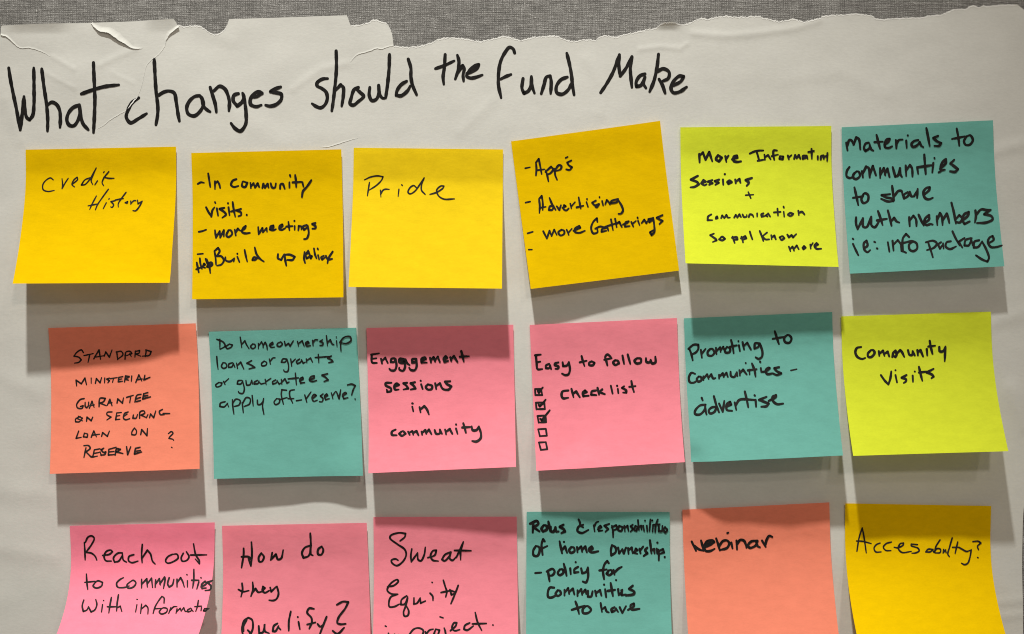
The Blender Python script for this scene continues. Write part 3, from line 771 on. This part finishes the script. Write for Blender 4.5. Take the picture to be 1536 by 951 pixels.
note('pink', [(794.5, 487.5), (1015, 477), (1027, 693), (804.5, 706)], 33, 39,
 "pink sticky note reading Easy to follow checklist, with five drawn checkboxes", [
 (790, 520, 6.4, 24, "Easy", "88,80 95,150 105,215 150,215; 95,150 130,143; 80,82 135,75; 215,165 185,180 185,205 215,205 225,175; 225,180 235,215; 305,150 275,160 270,175 305,190 300,210 275,212; 345,150 350,185 385,180 405,145; 405,150 415,220 400,265 370,272 340,258"),
 (790, 520, 6.4, 24, "to", "527,90 540,140 555,185; 510,150 575,135; 625,140 600,155 600,175 635,178 650,155 625,140"),
 (790, 520, 6.4, 25, "follow", "805,95 775,75 755,95 765,140 775,180; 745,125 815,110; 850,130 830,150 850,175 885,160 875,135 850,130; 920,85 935,165; 970,75 995,165; 1060,110 1035,135 1055,160 1095,150 1095,115 1060,110; 1145,110 1150,145 1180,150 1190,125; 1190,125 1205,160 1235,150 1235,95"),
 (790, 520, 6.4, 25, "check", "400,420 345,430 335,470 350,495 400,490; 430,405 450,485; 445,450 475,430 510,485; 535,455 575,435 560,420 540,440 545,475 595,470; 665,420 625,430 620,460 670,465; 680,395 695,460; 725,410 690,440; 695,435 750,455"),
 (790, 520, 6.4, 24, "list", "808,375 825,450; 875,405 880,445; 868,375 870,378; 935,380 915,395 955,420 955,440 925,440; 1005,330 1015,385 1030,435; 985,385 1045,378"),
 (790, 560, 6.4, 23, "ticked box", "80,150 138,150; 138,150 150,208; 150,208 84,208; 84,208 80,150; 105,165 118,185 135,158 155,135; 110,160 130,158"),
 (790, 560, 6.4, 23, "ticked box", "88,282 168,278; 168,278 175,342; 175,342 95,344; 95,344 88,282; 115,300 126,315 160,280 182,252"),
 (790, 560, 6.4, 23, "ticked box", "104,410 180,404; 180,404 187,468; 187,468 116,472; 116,472 104,410; 130,436 145,450 185,400 222,354; 160,462 178,440"),
 (790, 560, 6.4, 22, "empty box", "110,537 184,532; 184,532 194,598; 194,598 127,603; 127,603 110,537"),
 (790, 560, 6.4, 22, "empty box", "117,664 184,660; 184,660 198,728; 198,728 137,735; 137,735 117,664")], 0.22, 2.1)

note('teal', [(1025.5, 477.5), (1247.5, 468), (1264, 683), (1037.5, 693.5)], 41, 46,
 "teal sticky note reading Promoting to communities, advertise", [
 (1020, 485, 6.4, 23, "Promoting", "90,245 110,300 122,355; 80,245 130,205 175,205 175,245 150,280 105,300; 200,255 210,330; 210,290 245,245; 290,245 265,275 270,305 305,310 330,280 310,245 290,245; 345,235 350,295; 350,265 385,230 390,275; 390,260 415,225 430,270; 450,225 430,260 440,280 475,275 480,240 450,225;"
  "490,160 505,220 515,285; 475,225 545,210; 565,210 575,265; 560,170 562,173; 600,180 615,250; 612,215 645,185 680,250; 755,190 720,190 715,240 750,225 760,195; 765,190 790,270 785,320 755,340 725,325"),
 (1020, 485, 6.4, 24, "to", "910,75 930,140 950,200; 890,148 1000,130; 1030,110 1000,140 1010,180 1050,185 1070,145 1050,115 1030,110"),
 (1020, 485, 6.4, 23, "communities", "145,485 110,475 85,520 95,565 130,570 170,545; 180,510 160,535 175,560 205,545 200,515 180,510; 225,510 225,545; 230,525 260,490 275,535; 275,520 300,490 320,530 340,525; 375,495 375,530; 380,510 410,480 420,515; 420,505 445,475 460,515; 485,465 490,505 520,515 545,470; 545,470 550,505;"
  "570,450 575,500; 575,475 605,445 640,490; 665,445 668,490; 630,380 632,382; 690,385 715,450 725,510; 650,450 735,440; 775,430 780,465; 768,368 772,372; 780,465 820,460 860,430 850,425 825,445 835,485 890,480; 950,420 905,430 925,455 970,480 930,495 890,480"),
 (1020, 485, 6.4, 20, "-", "1065,452 1120,440"),
 (1020, 485, 6.4, 24, "advertise", "245,780 190,790 145,840 145,870 190,875 235,830 245,780; 240,790 245,840 255,875; 208,715 218,740; 345,800 300,810 275,840 290,865 330,850 350,800; 325,700 350,790 375,855; 375,770 410,850; 410,850 425,745; 445,800 490,780 480,755 450,775 450,830 500,840;"
  "525,760 540,830; 535,790 570,735 720,735; 622,655 640,730 655,805; 725,735 730,800; 715,690 720,695; 830,705 760,735 800,750 850,770 830,795 780,800; 850,745 920,705 920,690 890,705 890,740 930,775 990,770")], 0.22, 1.4)

note('lime', [(1261, 474.5), (1485, 467.5), (1511.5, 676.5), (1279, 683.5)], 55, 58,
 "lime green sticky note reading Community Visits, at the right end of its row", [
 (1265, 490, 6.4, 25, "Community", "170,195 130,205 115,245 135,290 180,310 210,300; 265,225 235,260 240,290 270,290 300,250 285,225 265,225; 340,235 345,280; 345,260 380,230 395,280; 395,260 425,240 440,285; 470,290 480,250 500,230 510,270 500,290 480,280; 510,260 545,225 560,240 585,290;"
  "620,225 635,270 660,270 665,235; 665,235 685,275; 710,225 715,275; 715,245 740,225 765,285; 800,215 805,275; 828,135 840,200 855,260; 815,190 880,182; 920,195 925,235 955,235 980,190; 978,200 972,330"),
 (1265, 490, 6.4, 24, "Visits", "360,465 395,515 432,555; 432,555 450,500 460,430; 500,465 515,535; 500,418 502,420; 605,465 560,490 600,505 600,525 580,540; 665,470 668,530; 685,430 688,432; 725,385 740,450 758,520; 725,440 810,430; 865,405 800,440 850,460 865,480 845,495")], 0.2, 1.7)

# ---- bottom row (runs out of the picture below)
note('rose', [(106, 788), (323, 783), (290, 975), (75, 977)], 115, 140,
 "pink sticky note reading Reach out to communities with information, curling strongly", [
 (100, 790, 6.4, 18, "Reach", "170,150 175,230 178,320; 180,150 205,100 240,88 265,110 240,170 185,245; 185,245 240,255 275,285 290,320; 345,275 410,265 440,240 425,225 385,235 360,280 375,325 430,330; 535,250 490,255 450,300 460,340 500,330 535,275; 535,260 545,320 575,340; 645,268 600,285 595,325 625,345 685,330;"
  "727,170 720,260 725,345; 725,300 775,225 805,260 825,330 850,358"),
 (100, 790, 6.4, 18, "out", "1015,265 970,290 950,330 970,350 1025,335 1070,300 1060,265 1015,265; 1120,255 1100,300 1110,330 1150,325 1175,290 1150,240; 1218,165 1240,270 1275,330 1275,355 1235,310; 1190,272 1345,270"),
 (100, 790, 6.4, 18, "to", "190,455 195,540 203,605; 175,535 275,525; 275,535 255,570 285,590 335,570 345,535 300,520 275,535"),
 (100, 790, 6.4, 18, "communities", "545,490 510,510 480,545 490,580 550,585 600,570; 610,530 580,560 590,590 640,580 665,540 640,515 610,530; 720,505 720,590; 725,550 770,500 775,580; 775,550 815,495 825,585; 855,510 850,585; 855,550 890,500 900,560; 895,550 940,485 945,500 930,595; 985,490 970,550 985,580 1015,560 1030,505;"
  "1060,505 1060,580; 1060,540 1095,490 1115,530 1130,580; 1160,520 1160,580; 1155,460 1158,463; 1222,410 1220,520 1210,590; 1200,515 1270,515; 1270,530 1250,600; 1290,490 1292,493; 1290,580 1340,550 1330,525 1295,560 1300,595 1340,590; 1400,520 1350,535 1385,570 1380,605 1330,615"),
 (100, 790, 6.4, 18, "with", "165,705 150,760 160,815 195,800 210,770; 210,770 235,820 270,800 290,750 280,700; 345,750 335,820; 355,710 357,712; 430,680 415,760 405,830; 390,770 480,770; 498,655 485,740 480,810; 485,780 515,765 530,815"),
 (100, 790, 6.4, 16, "information", "675,750 662,820; 675,698 680,700; 720,745 710,835; 720,790 760,755 780,780 780,840; 935,735 935,685 915,670 885,710 850,770 830,835; 850,790 920,785; 910,790 890,820 910,840 960,820 965,790 930,780 910,790; 1000,780 980,835; 990,810 1030,770 1060,770; 1060,790 1050,835; 1055,820 1090,785 1100,815;"
  "1100,810 1125,780 1140,815 1155,815; 1190,785 1160,805 1165,820 1195,810 1200,790; 1200,800 1215,815; 1265,710 1255,770 1240,815; 1230,770 1295,765; 1295,780 1290,810; 1325,790 1315,810 1340,810 1350,790 1325,790; 1350,800 1368,790")], 0.18, 2.6)

note('pink', [(334, 788), (550.5, 783.5), (557, 1003), (329, 1008)], 46, 20,
 "pink sticky note asking How do they Qualify, cut off by the bottom of the picture", [
 (335, 803, 6.4, 21, "How", "195,125 195,180 175,310; 270,65 275,180 265,295; 175,205 240,205 265,225 250,235; 265,290 240,220; 365,170 340,210 345,250 370,250 390,205 365,170; 470,165 455,235; 455,235 505,180 525,230 555,220 575,140"),
 (335, 803, 6.4, 22, "do", "825,100 780,120 755,170 770,215 815,200 840,150; 835,-20 840,80 840,180 860,192; 945,105 910,135 910,180 940,185 960,140 945,105"),
 (335, 803, 6.4, 20, "they", "180,460 185,520 170,590; 145,520 190,540 245,530; 282,450 285,520 265,585; 275,555 310,510 335,545 370,540; 370,540 400,505 380,490 375,530 400,550 440,530; 450,500 460,540 510,490; 515,490 530,560 510,610 480,625 440,622"),
 (335, 803, 6.4, 21, "Qualify?", "240,790 200,820 180,890 190,970; 240,790 275,810 285,860 275,920 230,975; 225,810 195,870 195,920; 235,910 270,950 290,990; 340,870 345,940 380,930 400,855; 395,860 400,920 440,940; 520,845 485,870 475,920 500,920 530,870; 525,880 550,905; 648,730 630,820 628,915; 722,830 735,900; 715,783 717,785;"
  "870,705 825,700 805,740 845,790 850,830 825,895; 805,855 885,835; 905,850 930,875 960,855; 992,780 960,860 925,950; 1090,665 1150,635 1200,640 1170,700 1105,790 1095,840 1125,852 1175,848; 1050,915 1095,945 1160,885")], 0.24, 1.7)

note('pink', [(560.5, 775), (775, 774.5), (778, 996), (558.5, 998)], 42, 40,
 "pink sticky note reading Sweat Equity in project, below the Engagement note", [
 (550, 760, 4.979, 15, "Sweat", "250,255 285,225 290,200 240,195 180,215 175,235 230,280 285,320 295,360 270,410 225,440 190,420 185,400 215,390 235,400; 337,315 330,365 333,412; 333,412 380,345; 380,345 385,395 405,404 430,358 438,302; 457,380 508,362 520,325 496,328 477,365 493,398 535,406; 628,338 585,358 562,393 582,404 617,370 632,338; 628,342 620,385 640,400 672,370;"
  "722,262 702,330 702,396; 670,378 722,262; 655,325 780,328"),
 (560, 803, 6.4, 19, "Equity", "135,495 200,480 240,440 230,425 180,450 140,500 135,530 170,560 235,565; 235,565 170,590 150,640 155,685 200,685 250,660; 320,580 270,620 265,665 300,660 330,590; 330,600 310,680 290,740 300,775 330,770 340,730 320,680; 390,600 390,660 420,650 450,600; 450,605 455,650 500,630; 545,555 570,585 573,625; 563,450 568,453;"
  "672,430 690,490 705,540 695,590; 650,548 740,530; 735,520 750,570 775,560; 815,480 785,560 745,655; 735,525 790,545"),
 (560, 803, 6.4, 19, "in", "145,940 165,1010; 115,870 125,875; 205,950 210,1010; 210,980 240,955 255,1010"),
 (560, 803, 6.4, 19, "project.", "335,960 345,1060; 340,960 390,900 440,890 480,915 460,970 380,1000; 500,925 510,990; 505,950 540,910 575,900; 600,900 580,950 620,960 635,910 600,900; 680,890 690,920 700,1000; 640,782 670,792; 740,915 790,870 800,840 775,840 755,890 780,915 830,905; 925,840 880,865 870,900 900,910 960,870; 978,740 1000,830 1040,912; 950,850 1085,845; 1148,860 1150,862")], 0.28, 1.6)

note('teal', [(790, 767), (1004, 767.5), (1008.5, 993), (789, 995)], 38, 32,
 "teal sticky note on roles and responsibilities of home ownership", [
 (785, 765, 6.4, 27, "Roles", "95,130 90,215; 65,130 130,105 145,130 100,165 155,205; 195,145 175,180 190,205 225,185 220,150 195,145; 240,110 250,160 260,205; 262,160 262,198 288,208 308,165; 308,165 315,205 338,205; 385,140 350,160 390,185 400,205 365,220"),
 (785, 765, 6.4, 23, "&", "530,90 545,125 540,160; 575,140 530,160 520,200 560,220 625,190; 545,150 575,165"),
 (785, 765, 6.4, 21, "responsibilities", "675,145 685,205; 680,160 700,120 720,110; 715,185 750,165 740,150 720,170 725,200 760,195; 825,132 778,150 815,182 788,208; 850,150 860,200 862,260; 850,165 890,145 900,175 865,195; 920,150 910,190 940,200 955,165 920,150; 970,150 975,205; 975,170 1000,150 1010,200; 1050,140 1030,155 1055,180 1030,205;"
  "1075,150 1065,190 1085,200 1095,160 1075,150; 1100,95 1110,190; 1110,160 1130,150 1135,185; 1150,150 1160,200; 1168,100 1169,102; 1185,150 1190,205; 1220,90 1210,200; 1245,140 1240,205; 1238,98 1239,100; 1290,90 1270,150 1265,210; 1245,140 1310,135; 1300,150 1300,200 1330,200 1335,150; 1360,160 1345,190 1365,215 1382,190 1360,165"),
 (785, 765, 6.4, 25, "of", "120,345 95,390 100,435 135,440 155,400 150,355 120,345; 205,300 190,280 175,330 185,430; 165,375 230,345"),
 (785, 765, 6.4, 25, "home", "348,300 360,360 372,415; 370,385 400,350 420,410; 390,305 391,307; 460,355 440,385 455,410 490,395 485,360 460,355; 515,355 520,405; 520,380 555,350 565,400; 565,380 595,350 610,405; 630,390 665,370 655,350 630,375 650,405 720,395"),
 (785, 765, 6.4, 25, "ownership.", "850,340 840,390 845,435 885,405 885,360 850,335; 910,360 920,415 950,375; 950,375 965,415 985,360; 1005,365 1010,420; 1010,385 1040,360 1050,415; 1065,400 1095,385 1080,370 1065,410 1095,420; 1115,370 1125,415; 1120,390 1150,350; 1190,360 1170,385 1190,415 1155,440; 1215,290 1225,370 1230,415; 1225,385 1255,375 1260,415;"
  "1280,370 1285,415; 1287,312 1288,314; 1295,380 1300,430 1300,480; 1295,395 1340,375 1350,405 1310,420; 1357,450 1358,451"),
 (785, 765, 6.4, 25, "-", "115,605 172,600"),
 (785, 765, 6.4, 25, "policy", "235,580 245,640 252,685; 225,590 280,565 300,590 280,625 245,630; 350,570 330,605 350,625 385,600 375,570 350,570; 388,515 405,580 415,630; 450,560 455,615; 502,500 504,502; 525,545 490,570 490,600 530,595; 555,560 565,605 600,595 620,550; 620,560 620,650 600,695 570,685"),
 (785, 765, 6.4, 25, "for", "820,510 805,490 780,520 765,580 775,665; 730,580 800,570; 820,580 800,610 825,625 855,600 840,575 820,580; 865,575 875,620; 875,600 910,565 945,545; 890,672 892,674"),
 (785, 765, 6.4, 25, "communities", "295,745 255,745 235,790 240,835 270,840 320,815; 330,770 310,805 330,825 360,805 350,775 330,770; 395,765 395,820; 400,790 430,750 440,805; 440,785 475,755 490,810; 520,770 520,825; 525,795 555,760 565,815; 565,800 595,765 605,805; 620,775 620,830 650,830 665,780; 690,775 700,825; 700,795 735,770 750,820;"
  "785,760 795,835; 775,715 777,717; 838,700 850,770 860,825; 810,775 880,765; 910,760 915,815; 920,810 945,790 950,765; 940,770 945,815 985,810; 1050,725 1015,755 1065,785 1060,805 985,820"),
 (785, 803, 6.4, 24, "to", "500,635 520,690 535,755; 465,715 590,675; 600,680 570,710 575,745 620,745 650,715 620,680 600,680"),
 (785, 803, 6.4, 24, "have", "742,650 755,735; 755,710 785,690 800,730 820,740; 875,690 845,710 850,735 880,720 890,700; 890,705 910,735; 925,690 950,745; 950,745 985,680; 1005,715 1060,680 1060,655 1030,670 1040,710 1115,705")], 0.22, 1.5)

note('coral', [(1023, 764), (1243, 753), (1261, 978), (1034.5, 987)], 40, 52,
 "coral sticky note bearing the single word Webinar", [
 (1025, 770, 6.4, 25, "Webinar", "80,270 122,360; 105,310 150,345 195,360; 170,260 195,355; 205,325 260,300 295,275 280,260 225,270 200,320 215,360 260,360 300,340; 220,300 265,280; 315,240 335,300 350,355; 340,320 380,265 420,260 440,285 420,330 350,352; 460,280 472,335; 422,188 432,184;"
  "510,260 515,345; 515,300 545,255 580,260 600,300 605,330; 710,260 650,270 620,310 640,330 690,310 715,265; 700,280 715,315 735,325; 755,260 790,320; 785,310 800,250 825,215 855,225")], 0.25, 1.6)

note('yellow', [(1267, 754.5), (1485.5, 758.5), (1515, 975), (1290, 977)], 100, 98,
 "yellow sticky note reading Accesabilty with a question mark, shaded along its top", [
 (1270, 770, 6.4, 16, "Accesabilty?", "150,140 120,230 98,365; 150,140 165,220 188,380; 95,265 160,270 235,290; 320,285 285,300 262,335 280,370 330,370; 430,275 380,290 352,325 375,355 425,358; 455,325 490,330 540,305 545,285 515,290 495,335 530,375 620,365; 680,300 620,295 620,310 685,335 695,360 660,380 625,382;"
  "825,345 780,345 760,370 800,370 830,345; 825,350 835,375; 895,255 855,320 840,375; 840,375 866,338 900,345 896,376 850,380; 930,346 924,380; 924,380 948,352 954,378; 1012,235 985,330 970,390 985,415; 1065,275 1040,385; 1015,325 1080,325; 1075,325 1110,345 1150,365 1195,350; 1195,350 1180,430 1160,480 1130,492 1100,478;"
  "1210,270 1265,268 1287,285 1255,315 1265,348; 1255,423 1262,426")], 0.2, 2.0, True)

BUMPS = {0: ((1.0, 1.0, -9, 0.22),), 3: ((1.0, 0.0, 2.0, 0.12),), 6: ((1.0, 1.0, -4, 0.2),), 7: ((1.0, 1.0, 8, 0.2),), 8: ((0.0, 0.4, 2, 0.2),),
         9: ((0.32, 0.97, 2.6, 0.10), (0.22, 0.9, -1.2, 0.08)), 10: ((0.0, 1.0, -7, 0.10), (0.6, 1.0, 1.0, 0.2)), 15: ((1.0, 0.82, 3, 0.12),)}
for i, (colour, q, dl, dr, label, words, v0, p, pen) in enumerate(NOTES):
    nt = Note(q, dl, dr, v0, p, seed=20 + i, bumps=BUMPS.get(i, ()))
    o, origin = build_note(nt, M[colour], label)
    for (ox, oy, k, w, text, st) in words:
        name = "handwritten_word"
        if text == "-": name = "dash"
        elif text == "+": name = "plus_sign"
        elif text == "ticked box": name = "ticked_checkbox"
        elif text == "empty box": name = "empty_checkbox"
        write(o, origin, nt.place, ox, oy, k, w, text, st, M['pen' if pen else 'marker'], name)
